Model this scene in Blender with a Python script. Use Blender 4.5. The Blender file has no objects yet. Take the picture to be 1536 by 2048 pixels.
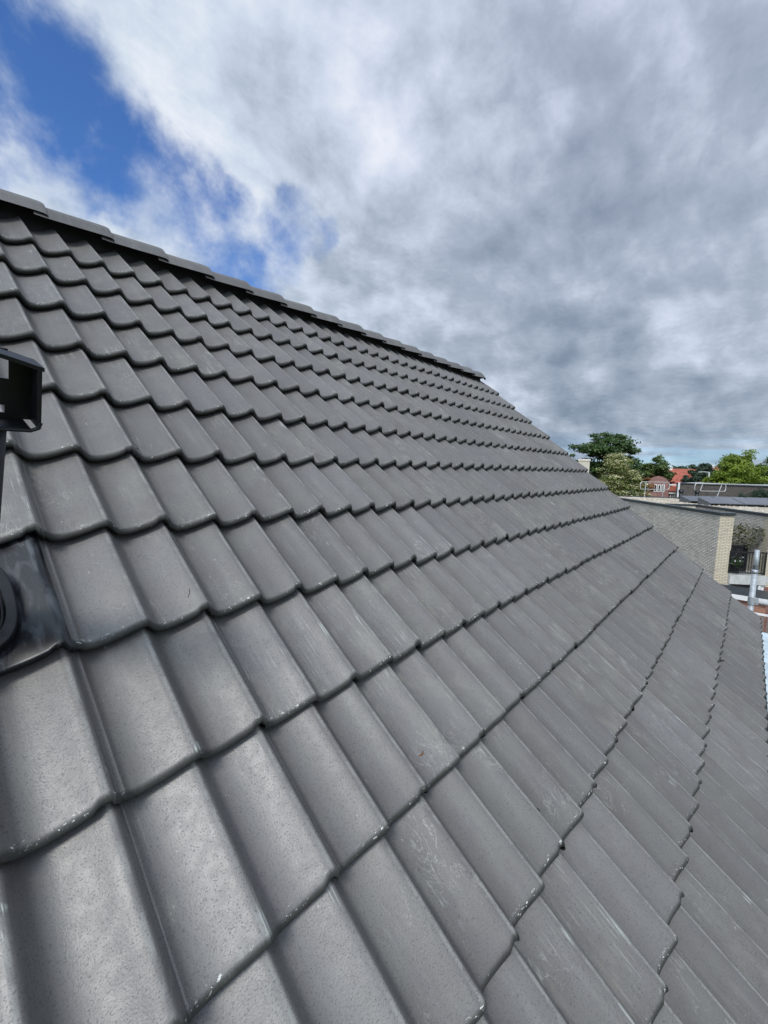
import bpy, math, random
import numpy as np
from mathutils import Vector, Matrix
random.seed(7); rs = np.random.RandomState(11)
scn = bpy.context.scene
R = math.radians
# ---------------------------------------------------------------- camera
PITCH = R(40.0)
CAMZ = 8.0
F_PX = 841.0                    # focal length in pixels of a 1536 x 2048 frame
right = Vector((0.65565, -0.75466, 0.02438)); down = Vector((-0.06245, -0.08649, -0.99429)); fwd = Vector((0.75248, 0.65038, -0.10382))
fwd.normalize(); right = (right - fwd * right.dot(fwd)).normalized(); down = fwd.cross(right)
CAM = Vector((0, 0, CAMZ))
cd = bpy.data.cameras.new('camera'); cam = bpy.data.objects.new('camera', cd); scn.collection.objects.link(cam)
M3 = Matrix((right, -down, -fwd)).transposed()
cam.matrix_world = Matrix.Translation(CAM) @ M3.to_4x4()
cd.sensor_fit = 'VERTICAL'; cd.sensor_height = 24.0; cd.sensor_width = 18.0; cd.lens = F_PX / 2048 * 24.0
cd.clip_start = 0.02; cd.clip_end = 3000
scn.camera = cam

def at(px, py, depth):
    """surveyed point: direction read from the photograph, real distance in metres"""
    return CAM + (right * ((px - 768) / F_PX) + down * ((py - 1024) / F_PX) + fwd) * depth

def direction(px, py):
    return (right * ((px - 768) / F_PX) + down * ((py - 1024) / F_PX) + fwd).normalized()

# ---------------------------------------------------------------- node helper
class NT:
    def __init__(s, tree): s.t = tree; s.n = tree.nodes; s.l = tree.links
    def new(s, typ, **kw):
        nd = s.n.new(typ)
        for k, v in kw.items(): setattr(nd, k, v)
        return nd
    def put(s, sock, v):
        if v is None: return
        if isinstance(v, bpy.types.NodeSocket): s.l.new(v, sock)
        else:
            if isinstance(v, (tuple, list)) and len(v) == 3 and sock.type == 'RGBA': v = (*v, 1)
            sock.default_value = v
    def math(s, op, a, b=None, c=None, clamp=False):
        nd = s.new('ShaderNodeMath', operation=op); nd.use_clamp = clamp
        s.put(nd.inputs[0], a); s.put(nd.inputs[1], b); s.put(nd.inputs[2], c); return nd.outputs[0]
    def vmath(s, op, a, b=None, scale=None):
        nd = s.new('ShaderNodeVectorMath', operation=op)
        s.put(nd.inputs[0], a); s.put(nd.inputs[1], b)
        if scale is not None: s.put(nd.inputs['Scale'], scale)
        return nd.outputs['Value'] if op in ('DOT_PRODUCT', 'LENGTH', 'DISTANCE') else nd.outputs['Vector']
    def mix(s, f, a, b):
        nd = s.new('ShaderNodeMix', data_type='RGBA'); s.put(nd.inputs[0], f); s.put(nd.inputs[6], a); s.put(nd.inputs[7], b); return nd.outputs[2]
    def noise(s, vec, scale, detail=3, rough=0.5, dist=0.0, color=False):
        nd = s.new('ShaderNodeTexNoise'); s.put(nd.inputs['Vector'], vec); s.put(nd.inputs['Scale'], scale)
        s.put(nd.inputs['Detail'], detail); s.put(nd.inputs['Roughness'], rough); s.put(nd.inputs['Distortion'], dist)
        return nd.outputs['Color' if color else 'Fac']
    def ramp(s, v, lo, hi, a=0.0, b=1.0, kind='SMOOTHSTEP'):
        nd = s.new('ShaderNodeMapRange', interpolation_type=kind); s.put(nd.inputs[0], v)
        s.put(nd.inputs[1], lo); s.put(nd.inputs[2], hi); s.put(nd.inputs[3], a); s.put(nd.inputs[4], b); return nd.outputs[0]
    def mapping(s, v, scale=(1, 1, 1), loc=(0, 0, 0), rot=(0, 0, 0)):
        nd = s.new('ShaderNodeMapping'); s.put(nd.inputs[0], v); nd.inputs[1].default_value = loc; nd.inputs[2].default_value = rot; nd.inputs[3].default_value = scale
        return nd.outputs[0]
    def attr(s, name):
        return s.new('ShaderNodeAttribute', attribute_name=name).outputs['Vector']

# ---------------------------------------------------------------- sun and sky
SUN = Vector((-0.74, -0.28, 0.86)).normalized()
sun_el = math.asin(SUN.z); sun_az = math.atan2(SUN.x, SUN.y)
sd = bpy.data.lights.new('sun', 'SUN'); so = bpy.data.objects.new('sun', sd); scn.collection.objects.link(so)
sd.energy = 2.3; sd.angle = R(15); sd.color = (1.0, 0.96, 0.9)
so.rotation_euler = (-SUN).to_track_quat('-Z', 'Y').to_euler()
world = bpy.data.worlds.new('World'); scn.world = world; world.use_nodes = True
w = NT(world.node_tree); w.n.clear()
sky = w.new('ShaderNodeTexSky', sky_type='NISHITA'); sky.sun_disc = False
sky.sun_elevation = sun_el; sky.sun_rotation = sun_az; sky.altitude = 10; sky.air_density = 1.0; sky.dust_density = 0.4; sky.ozone_density = 3.0
gen = w.new('ShaderNodeTexCoord').outputs['Generated']
sep = w.new('ShaderNodeSeparateXYZ'); w.put(sep.inputs[0], gen)
z = w.math('MAXIMUM', sep.outputs[2], 0.0)
den = w.math('ADD', z, 0.20)
cv = w.new('ShaderNodeCombineXYZ'); w.put(cv.inputs[0], w.math('DIVIDE', sep.outputs[0], den)); w.put(cv.inputs[1], w.math('DIVIDE', sep.outputs[1], den))
cp = cv.outputs[0]                                                # position on the cloud layer
wn = w.noise(cp, 1.3, 4, 0.55, color=True)
warp = w.vmath('SCALE', w.vmath('SUBTRACT', wn, (0.5, 0.5, 0.5)), scale=0.28)
cpw = w.vmath('ADD', cp, warp)
n_big = w.noise(cpw, 0.9, 3, 0.5)
n_mid = w.noise(cpw, 2.2, 9, 0.60)
n_fine = w.noise(cpw, 9.0, 6, 0.62)
dirp = w.vmath('ADD', gen, w.vmath('SCALE', w.vmath('SUBTRACT', w.noise(gen, 3.2, 7, 0.6, 0.1, color=True), (0.5, 0.5, 0.5)), scale=0.16))
dirp = w.vmath('NORMALIZE', dirp)
dirs = w.vmath('NORMALIZE', w.vmath('ADD', gen, w.vmath('SCALE', w.vmath('SUBTRACT', w.noise(gen, 1.7, 4, 0.5, color=True), (0.5, 0.5, 0.5)), scale=0.25)))
def blobs(vec, items):
    """soft union of round areas of the sky: (direction, angular radius, strength)"""
    tot = None
    for d, rad, st in items:
        dist = w.vmath('DISTANCE', vec, tuple(d))
        v = w.ramp(dist, rad * 0.30, rad, st, 0.0)
        tot = v if tot is None else w.math('MAXIMUM', tot, v)
    return tot
D = direction
gap = blobs(dirp, [(D(-120, 40), .15, .9), (D(0, 140), .15, 1), (D(90, 190), .14, 1), (D(180, 250), .12, 1), (D(260, 310), .11, 1), (D(110, 290), .10, .7),
                   (D(340, 370), .115, 1), (D(410, 440), .11, 1), (D(470, 520), .11, 1), (D(605, 435), .075, .62), (D(645, 455), .06, .55), (D(545, 490), .08, .75), (D(10, 30), .09, .6),
                   (D(-10, 230), .15, .8), (D(60, 260), .10, .6), (D(-250, 150), .25, .9), (D(-500, 300), .3, .9)])
gn = w.noise(w.vmath('ADD', gen, (3.1, 1.7, .4)), 7.0, 9, 0.60, 0.15)
inside = w.ramp(gap, 0.0, 0.25)
gap = w.math('ADD', gap, w.math('MULTIPLY', w.math('SUBTRACT', gn, 0.50), 3.2))
gap = w.math('MULTIPLY', w.ramp(gap, -0.15, 1.30), inside)
# low strip of clearer air above the horizon on the right
low = w.math('MULTIPLY', w.ramp(sep.outputs[2], 0.0, 0.10, 1, 0), w.ramp(w.noise(w.mapping(gen, (2, 2, 26)), 1.6, 4, 0.6), 0.40, 0.62))
gap = w.math('MAXIMUM', gap, w.math('MULTIPLY', low, 0.55))
bright = blobs(dirs, [(D(330, 170), .42, 1), (D(430, 240), .30, .9), (D(120, 400), .34, 1), (D(230, 470), .22, .9), (D(700, 560), .30, .75), (D(640, 20), .45, .9),
                      (D(900, 680), .22, .35), (D(1190, 740), .10, .6), (D(1450, 640), .16, .25), (D(800, 200), .22, .45), (D(1300, 100), .5, .45), (D(1000, 760), .14, .4)])
dark = blobs(dirs, [(D(1130, 520), .38, 1), (D(900, 500), .25, .8), (D(1400, 330), .30, .6), (D(1000, 640), .2, .7), (D(1300, 420), .3, .85), (D(560, 330), .16, .5), (D(1250, 640), .2, .5)])
lum = w.math('ADD', 0.50, w.math('MULTIPLY', bright, 0.34))
lum = w.math('SUBTRACT', lum, w.math('MULTIPLY', dark, 0.16))
lum = w.math('ADD', lum, w.math('MULTIPLY', w.math('SUBTRACT', n_big, 0.5), 0.25))
lum = w.math('ADD', lum, w.math('MULTIPLY', w.math('SUBTRACT', n_mid, 0.5), 0.90))
lum = w.math('ADD', lum, w.math('MULTIPLY', w.math('SUBTRACT', n_fine, 0.5), 0.28))
n_dir = w.noise(gen, 4.2, 9, 0.62, 0.15)
lum = w.math('ADD', lum, w.math('MULTIPLY', w.math('SUBTRACT', n_dir, 0.5), 0.85))
n_str = w.noise(w.mapping(cpw, (.55, 2.0, 1), rot=(0, 0, .15)), 2.0, 7, 0.60, 0.1)
lum = w.math('ADD', lum, w.math('MULTIPLY', w.math('SUBTRACT', n_str, 0.5), 0.55))
cr = w.new('ShaderNodeValToRGB'); w.put(cr.inputs[0], lum)
els = cr.color_ramp.elements
for i, (p, c) in enumerate([(0.0, (.17, .23, .31)), (0.28, (.25, .32, .41)), (0.52, (.39, .47, .57)), (0.75, (.62, .71, .83)), (1.0, (.90, .94, .99))]):
    e = els[i] if i < 2 else els.new(p)
    e.position = p; e.color = (*c, 1)
tint = w.mix(w.ramp(w.vmath('DISTANCE', gen, tuple(D(1250, 60))), 0.0, 0.9, 0.5, 0.0), (1, 1, 1), (1.06, .96, 1.05))
cloud = w.new('ShaderNodeMix', data_type='RGBA', blend_type='MULTIPLY'); cloud.inputs[0].default_value = 1
w.put(cloud.inputs[6], cr.outputs[0]); w.put(cloud.inputs[7], tint)
# cloud veil lit by the sun (behind the photographer)
glow = w.ramp(w.vmath('DISTANCE', gen, tuple(SUN)), 0.1, 1.10, 3.8, 1.0)
cl = w.vmath('SCALE', cloud.outputs[2], scale=w.math('MULTIPLY', glow, 10.0))
skc = w.new('ShaderNodeMix', data_type='RGBA', blend_type='MULTIPLY'); skc.inputs[0].default_value = 1
w.put(skc.inputs[6], sky.outputs[0]); w.put(skc.inputs[7], (0.72, 1.10, 1.62))
final = w.mix(gap, cl, skc.outputs[2])
bg = w.new('ShaderNodeBackground'); w.put(bg.inputs[0], final); bg.inputs[1].default_value = 0.1
wo = w.new('ShaderNodeOutputWorld'); w.l.new(bg.outputs[0], wo.inputs[0])
scn.view_settings.view_transform = 'Standard'; scn.view_settings.look = 'None'; scn.view_settings.exposure = 0.0; scn.view_settings.gamma = 1.0
scn.render.engine = 'CYCLES'; scn.cycles.use_denoising = True; scn.cycles.max_bounces = 6; scn.cycles.caustics_reflective = False; scn.cycles.caustics_refractive = False
scn.cycles.use_adaptive_sampling = True

# ---------------------------------------------------------------- mesh helpers
class MB:
    def __init__(s): s.v = []; s.f = []
    def add(s, vs, fs):
        o = len(s.v); s.v += [tuple(q) for q in vs]; s.f += [tuple(i + o for i in f) for f in fs]; return s
    def box(s, x0, x1, y0, y1, z0, z1, M=None):
        vs = [Vector((x, y, zz)) for zz in (z0, z1) for y in (y0, y1) for x in (x0, x1)]
        if M is not None: vs = [M @ q for q in vs]
        return s.add(vs, [(0, 2, 3, 1), (4, 5, 7, 6), (0, 1, 5, 4), (2, 6, 7, 3), (0, 4, 6, 2), (1, 3, 7, 5)])
    def tube(s, pts, r, n=10, closed=False, cap=True):
        pts = [Vector(q) for q in pts]; rr = r if isinstance(r, (list, tuple)) else [r] * len(pts)
        rings = []; prev = None; N = len(pts)
        for i, q in enumerate(pts):
            if closed: t = pts[(i + 1) % N] - pts[i - 1]
            else: t = (pts[min(i + 1, N - 1)] - pts[max(i - 1, 0)])
            t.normalize()
            if prev is None: a = t.orthogonal().normalized()
            else: a = (prev - t * prev.dot(t)).normalized()
            prev = a; b = t.cross(a)
            rings.append([q + (a * math.cos(2 * math.pi * k / n) + b * math.sin(2 * math.pi * k / n)) * rr[i] for k in range(n)])
        vs = [q for ring in rings for q in ring]; fs = []
        for i in range(N if closed else N - 1):
            j = (i + 1) % N
            for k in range(n): fs.append((i * n + k, i * n + (k + 1) % n, j * n + (k + 1) % n, j * n + k))
        if cap and not closed: fs += [tuple(range(n - 1, -1, -1)), tuple((N - 1) * n + k for k in range(n))]
        return s.add(vs, fs)
    def prism(s, prof, axis_from, axis_to, close=True):
        """profile points (Vectors) swept from one offset to another"""
        n = len(prof); a = Vector(axis_from); b = Vector(axis_to)
        vs = [q + a for q in prof] + [q + b for q in prof]
        fs = [(i, (i + 1) % n, n + (i + 1) % n, n + i) for i in range(n if close else n - 1)]
        if close: fs += [tuple(range(n - 1, -1, -1)), tuple(range(n, 2 * n))]
        return s.add(vs, fs)
    def build(s, name, mat, parent=None, smooth=False, loc=None):
        me = bpy.data.meshes.new(name); me.from_pydata(s.v, [], s.f); me.materials.append(mat); me.update()
        if smooth: me.polygons.foreach_set('use_smooth', [True] * len(me.polygons))
        o = bpy.data.objects.new(name, me); scn.collection.objects.link(o)
        if parent: o.parent = parent
        if loc: o.location = loc
        return o
def tag(o, label=None, cat=None, group=None, kind=None):
    for k, v in (('label', label), ('category', cat), ('group', group), ('kind', kind)):
        if v: o[k] = v
    return o
def empty(name, loc, label=None, cat=None, group=None, rz=0, matrix=None):
    o = bpy.data.objects.new(name, None); scn.collection.objects.link(o); o.empty_display_size = 0.2
    if matrix is not None: o.matrix_world = matrix
    else: o.location = loc; o.rotation_euler = (0, 0, rz)
    return tag(o, label, cat, group)

# ---------------------------------------------------------------- materials
def newmat(name):
    m = bpy.data.materials.new(name); m.use_nodes = True; t = NT(m.node_tree); b = m.node_tree.nodes['Principled BSDF']
    return m, t, b
def plain(name, col, rough=0.6, metal=0.0, var=0.15, scale=8.0, bump=0.0, spec=0.5):
    m, t, b = newmat(name); oc = t.new('ShaderNodeTexCoord').outputs['Object']
    n = t.noise(oc, scale, 5, 0.6)
    dk = tuple(c * (1 - var) for c in col); lt = tuple(min(1, c * (1 + var)) for c in col)
    t.put(b.inputs['Base Color'], t.mix(t.ramp(n, .3, .7), dk, lt))
    t.put(b.inputs['Roughness'], t.ramp(t.noise(oc, scale * 2.3, 3), .3, .7, max(0, rough - .08), min(1, rough + .08)))
    b.inputs['Metallic'].default_value = metal; b.inputs['Specular IOR Level'].default_value = spec
    if bump:
        bp = t.new('ShaderNodeBump'); bp.inputs['Strength'].default_value = bump; bp.inputs['Distance'].default_value = 0.01
        t.put(bp.inputs['Height'], t.noise(oc, scale * 5, 4)); t.l.new(bp.outputs[0], b.inputs['Normal'])
    return m

def tile_material(name, ridge=False):
    m, t, b = newmat(name)
    tp = t.attr('tp'); rnd = t.attr('rnd')
    sp = t.new('ShaderNodeSeparateXYZ'); t.put(sp.inputs[0], tp); S, T, Q = sp.outputs          # across, along, phase of the wave
    sr = t.new('ShaderNodeSeparateXYZ'); t.put(sr.inputs[0], rnd); r1, r2, r3 = sr.outputs
    st = t.new('ShaderNodeCombineXYZ'); t.put(st.inputs[0], S); t.put(st.inputs[1], T)
    pos = t.vmath('ADD', st.outputs[0], t.vmath('SCALE', rnd, scale=37.0))
    big = t.noise(pos, 7.0, 4, 0.55); mid = t.noise(pos, 38.0, 4, 0.6)
    fine = t.noise(pos, 330.0, 2, 0.6)
    a = t.mix(t.ramp(big, .35, .65), (.112, .101, .097), (.131, .125, .115))
    a = t.mix(t.math('MULTIPLY', t.math('MULTIPLY', r1, r1), .8), a, (.150, .143, .143))
    a = t.mix(t.ramp(r2, 0, .5, .38, 0), a, (.082, .078, .078))
    # soft dust trails that ran down the slope
    tr = t.ramp(t.noise(t.mapping(pos, (1, .10, 1)), 34.0, 4, .6), .48, .72, 0, .38)
    a = t.mix(tr, a, (.185, .180, .168))
    a = t.mix(t.ramp(mid, .35, .75, 0, .22), a, (.100, .103, .100))
    crest = t.math('MULTIPLY', t.ramp(Q, .72, .86), t.ramp(Q, .89, .94, 1, 0))
    edge = t.math('MULTIPLY', t.ramp(Q, .81, .85), t.ramp(Q, .87, .90, 1, 0))
    a = t.mix(t.math('MULTIPLY', edge, t.ramp(t.noise(pos, 14.0, 4, .6), .35, .60, .22, .68)), a, (.29, .285, .27))  # pale crest line: rub wear plus a highlight painted into the colour
    # fine dark grain of the coated concrete
    grain = t.math('MULTIPLY', t.ramp(fine, .56, .66), .55)
    a = t.mix(grain, a, (.040, .040, .044))
    a = t.mix(t.math('MULTIPLY', t.ramp(t.noise(pos, 170.0, 2, .5), .62, .70), .5), a, (.045, .045, .05))
    # long pale rub marks running down the slope, strongest on the crest of the wave
    sc = t.mapping(pos, (1.0, 0.028, 1.0), rot=(0, 0, .012))
    streak = t.ramp(t.noise(sc, 210.0, 3, 0.65), .50, .66)
    brk = t.ramp(t.noise(t.mapping(pos, (1, .22, 1)), 60.0, 3, .6), .36, .56)
    patch = t.ramp(t.noise(pos, 8.0, 3, 0.6), t.math('SUBTRACT', .66, t.math('MULTIPLY', t.math('MULTIPLY', r2, r2), .30)), .70)
    streak = t.math('MULTIPLY', t.math('MULTIPLY', streak, brk), patch)
    a = t.mix(t.math('MULTIPLY', streak, t.math('ADD', .34, t.math('MULTIPLY', crest, .66))), a, (.46, .49, .46))
    # thin curved scuffs
    wv = t.noise(t.mapping(pos, (1, .35, 1), rot=(0, 0, .5)), 22.0, 5, .62, 1.2)
    line = t.ramp(t.math('ABSOLUTE', t.math('SUBTRACT', wv, .5)), .0, .014, 1, 0)
    sp2 = t.ramp(t.noise(pos, 5.0, 2), t.math('SUBTRACT', .63, t.math('MULTIPLY', r3, .18)), .72)
    a = t.mix(t.math('MULTIPLY', t.math('MULTIPLY', line, sp2), .4), a, (.42, .42, .38))
    # ochre and grey dust
    oc = t.math('MULTIPLY', t.ramp(t.noise(t.mapping(pos, (1, .4, 1)), 13.0, 6, .72), .50, .70), t.math('MULTIPLY', r2, .28))
    a = t.mix(oc, a, (.26, .245, .20))
    # near-black front edge, fading out a little way up the tile
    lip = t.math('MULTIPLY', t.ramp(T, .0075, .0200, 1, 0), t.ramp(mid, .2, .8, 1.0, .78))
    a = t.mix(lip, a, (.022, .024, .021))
    # white chips along the nose, a few specks elsewhere
    nose = t.math('MULTIPLY', t.ramp(T, .014, .030, 1, 0), t.ramp(T, .005, .010))
    chips = t.math('MULTIPLY', t.ramp(t.noise(t.mapping(pos, (.6, 1, 1)), 190.0, 3, .65), .60, .66), t.math('MULTIPLY', nose, t.ramp(t.noise(pos, 17.0, 2), .44, .56)))
    specks = t.math('MULTIPLY', t.ramp(t.noise(t.mapping(pos, (1, .5, 1)), 150.0, 2, .6), .70, .73), t.ramp(t.noise(pos, 9.0, 2), .58, .66, 0, .45))
    a = t.mix(t.math('MAXIMUM', chips, specks), a, (.60, .61, .58))
    b_dark = t.math('MULTIPLY', t.ramp(t.noise(pos, 85.0, 2, .5), .20, .23, .9, 0), t.ramp(r3, .3, .6))
    a = t.mix(b_dark, a, (.03, .028, .025))
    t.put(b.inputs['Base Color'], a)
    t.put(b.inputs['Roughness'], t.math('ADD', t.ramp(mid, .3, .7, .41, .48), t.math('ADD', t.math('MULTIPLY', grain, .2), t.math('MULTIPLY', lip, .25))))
    b.inputs['Specular IOR Level'].default_value = 0.75
    bp = t.new('ShaderNodeBump'); bp.inputs['Strength'].default_value = 0.42; bp.inputs['Distance'].default_value = 0.0008
    h = t.math('ADD', t.noise(pos, 260.0, 2, .6), t.math('MULTIPLY', t.noise(pos, 45.0, 2, .5), .10))
    t.put(bp.inputs['Height'], h); t.l.new(bp.outputs[0], b.inputs['Normal'])
    return m
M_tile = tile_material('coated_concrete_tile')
M_under = plain('black_underlay', (.012, .012, .013), .8)
M_black = plain('black_plastic', (.006, .007, .009), .42, var=.3, scale=20)

def plastic_tile():
    m, t, b = newmat('scuffed_black_plastic'); oc = t.attr('tp')
    n = t.noise(t.mapping(oc, (1, 1.5, 1), rot=(0, 0, .5)), 7.0, 5, .5, .8)
    sm = t.math('MULTIPLY', t.ramp(n, .45, .72), .50)
    a = t.mix(sm, (.005, .006, .009), (.13, .145, .165))
    sp = t.ramp(t.noise(oc, 240, 1), .76, .79, 0, .8)
    t.put(b.inputs['Base Color'], t.mix(sp, a, (.6, .58, .55)))
    t.put(b.inputs['Roughness'], t.math('ADD', .36, t.math('MULTIPLY', sm, .6)))
    return m
M_ptile = plastic_tile()

def brick_mat(name, c1, c2, mortar, wall='x', stain=0.3, squash=1.0, mort=0.010):
    m, t, b = newmat(name); oc = t.new('ShaderNodeTexCoord').outputs['Object']
    sp = t.new('ShaderNodeSeparateXYZ'); t.put(sp.inputs[0], oc)
    cb = t.new('ShaderNodeCombineXYZ'); t.put(cb.inputs[0], sp.outputs[0 if wall == 'x' else 1]); t.put(cb.inputs[1], sp.outputs[2])
    br = t.new('ShaderNodeTexBrick'); t.put(br.inputs['Vector'], cb.outputs[0])
    br.inputs['Scale'].default_value = 1.0; br.inputs['Brick Width'].default_value = .22; br.inputs['Row Height'].default_value = .0625 * squash
    br.inputs['Mortar Size'].default_value = mort; br.inputs['Mortar Smooth'].default_value = .2; br.inputs['Bias'].default_value = -.1
    t.put(br.inputs['Color1'], c1); t.put(br.inputs['Color2'], c2); t.put(br.inputs['Mortar'], mortar)
    n = t.noise(cb.outputs[0], 1.1, 6, .7); n2 = t.noise(cb.outputs[0], 7.0, 3, .6)
    col = t.mix(t.math('MULTIPLY', t.ramp(n, .42, .66), t.math('MULTIPLY', t.ramp(n2, .35, .65), stain)), br.outputs[0], tuple(c * .28 for c in c1))
    cell = t.new('ShaderNodeTexWhiteNoise', noise_dimensions='2D')
    row = t.math('FLOOR', t.math('DIVIDE', sp.outputs[2], .0625 * squash)); shf = t.math('MULTIPLY', t.math('MODULO', row, 2.0), .11)
    cc = t.new('ShaderNodeCombineXYZ'); t.put(cc.inputs[0], t.math('FLOOR', t.math('DIVIDE', t.math('ADD', sp.outputs[0 if wall == 'x' else 1], shf), .22))); t.put(cc.inputs[1], row)
    t.put(cell.inputs['Vector'], cc.outputs[0])
    drk = t.ramp(cell.outputs['Value'], t.ramp(n, .35, .65, .97, .55), 1.0)
    col = t.mix(t.math('MULTIPLY', drk, min(1.0, stain * 1.5)), col, tuple(c * .33 for c in c1))
    t.put(b.inputs['Base Color'], col); b.inputs['Roughness'].default_value = .85
    bp = t.new('ShaderNodeBump'); bp.inputs['Strength'].default_value = .2; bp.inputs['Distance'].default_value = .006; bp.invert = True
    t.put(bp.inputs['Height'], br.outputs[1]); t.l.new(bp.outputs[0], b.inputs['Normal'])
    return m
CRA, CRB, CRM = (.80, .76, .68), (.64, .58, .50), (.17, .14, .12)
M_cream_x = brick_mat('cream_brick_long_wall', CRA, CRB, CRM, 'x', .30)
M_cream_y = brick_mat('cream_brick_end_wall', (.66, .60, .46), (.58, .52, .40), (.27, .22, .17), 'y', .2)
M_red_x = brick_mat('red_brick_long_wall', (.26, .085, .06), (.19, .065, .05), (.22, .19, .17), 'x', .3)
M_red_y = brick_mat('red_brick_end_wall', (.26, .085, .06), (.19, .065, .05), (.22, .19, .17), 'y', .3)
M_dkbrick = brick_mat('dark_brown_brick', (.105, .085, .078), (.075, .062, .058), (.12, .11, .10), 'x', .4)
M_dkbrick_y = brick_mat('dark_brown_brick_end', (.105, .085, .078), (.075, .062, .058), (.12, .11, .10), 'y', .4)
M_white = plain('white_paint', (.74, .75, .75), .5, var=.06)
M_concrete = plain('pale_concrete', (.50, .51, .50), .8, var=.14, scale=4, bump=.2)
M_trim = plain('dark_grey_metal_trim', (.030, .038, .045), .45, var=.2)
M_galv = plain('galvanised_steel', (.40, .43, .46), .52, metal=.35, var=.22, scale=26, bump=.15)
M_alu = plain('aluminium_tube', (.62, .62, .60), .4, metal=.6, var=.08)
M_glass = plain('dark_window_glass', (.012, .014, .017), .08, var=.3)
M_redtile = plain('red_clay_roof_tile', (.34, .095, .060), .8, var=.25, scale=1.6)
M_bark = plain('bark', (.09, .07, .05), .9, var=.3, scale=6)
M_rail = plain('black_railing_paint', (.012, .013, .014), .5)
M_asph = plain('asphalt', (.05, .05, .052), .9, var=.2, scale=.6)
M_panel = plain('solar_panel_glass', (.07, .075, .09), .16, var=.03, scale=.5, spec=1.0)
M_pframe = plain('panel_frame', (.10, .11, .12), .5)
M_roofmem = plain('grey_roof_membrane', (.40, .43, .42), .8, var=.1)

def gravel_mat():
    m, t, b = newmat('pale_roof_gravel'); oc = t.new('ShaderNodeTexCoord').outputs['Object']
    v = t.new('ShaderNodeTexVoronoi'); t.put(v.inputs['Vector'], oc); v.inputs['Scale'].default_value = 9.0
    sv = t.new('ShaderNodeSeparateColor'); t.put(sv.inputs[0], v.outputs['Color'])
    a = t.mix(sv.outputs[0], (.30, .26, .20), (.66, .60, .50)); a = t.mix(t.ramp(t.noise(oc, 1.2, 4), .4, .65, 0, .5), a, (.26, .22, .17))
    t.put(b.inputs['Base Color'], a); b.inputs['Roughness'].default_value = .95
    bp = t.new('ShaderNodeBump'); bp.inputs['Strength'].default_value = 1; bp.inputs['Distance'].default_value = .05; bp.invert = True
    t.put(bp.inputs['Height'], v.outputs['Distance']); t.l.new(bp.outputs[0], b.inputs['Normal'])
    return m
M_gravel = gravel_mat()
def leaf_mat(name, col, col2=None, tr=.3):
    m, t, b = newmat(name); rn = t.attr('rnd'); sp = t.new('ShaderNodeSeparateXYZ'); t.put(sp.inputs[0], rn)
    c2 = col2 or tuple(c * 1.6 for c in col)
    t.put(b.inputs['Base Color'], t.mix(sp.outputs[0], tuple(c * .65 for c in col), c2)); b.inputs['Roughness'].default_value = .6
    tl = t.new('ShaderNodeBsdfTranslucent'); t.put(tl.inputs[0], t.mix(sp.outputs[0], col, c2))
    mx = t.new('ShaderNodeMixShader'); mx.inputs[0].default_value = tr
    t.l.new(b.outputs[0], mx.inputs[1]); t.l.new(tl.outputs[0], mx.inputs[2])
    out = [n for n in t.n if n.type == 'OUTPUT_MATERIAL'][0]; t.l.new(mx.outputs[0], out.inputs[0])
    return m

# ---------------------------------------------------------------- the ground
g = MB(); g.add([(-900, -900, 0), (900, -900, 0), (900, 900, 0), (-900, 900, 0)], [(0, 1, 2, 3)])
def ground_mat():
    m, t, b = newmat('grass_ground'); oc = t.new('ShaderNodeTexCoord').outputs['Object']
    t.put(b.inputs['Base Color'], t.mix(t.noise(oc, .15, 6, .7), (.035, .06, .02), (.09, .11, .045))); b.inputs['Roughness'].default_value = .95
    return m
tag(g.build('ground', ground_mat()), kind='structure')
g = MB(); g.add([(7, -60, .004), (19, -60, .004), (19, 60, .004), (7, 60, .004)], [(0, 1, 2, 3)])
tag(g.build('courtyard_paving', plain('paving', (.25, .21, .19), .85, var=.2, scale=3)), kind='structure')

# ================================================================ OUR HOUSE
UV_PITCH = PITCH
roofM = Matrix.Translation(CAM) @ Matrix.Rotation(UV_PITCH, 4, 'X') @ Matrix.Translation((0, 0, -1.0))
# roof coordinates: x = along the ridge, y = up the slope, z = height above the tile crests
G = 0.3433; W = 0.3186; U0 = 0.2405; V0 = 0.2344
LT = 0.42; AMP = 0.045; TH = 0.036
ridge_v = 3.42
apex = roofM @ Vector((0, ridge_v, -0.02))
AY, AZ = apex.y, apex.z
UX0, UX1 = U0 - 9 * W, U0 + 18 * W
house = empty('house', (UX1, AY, 0), 'house whose large dark grey tiled roof fills the foreground', 'house')
def hp(o):                                                          # parent keeping world placement
    o.parent = house; o.matrix_parent_inverse = Matrix.Translation(-Vector(house.location)); return o

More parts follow.
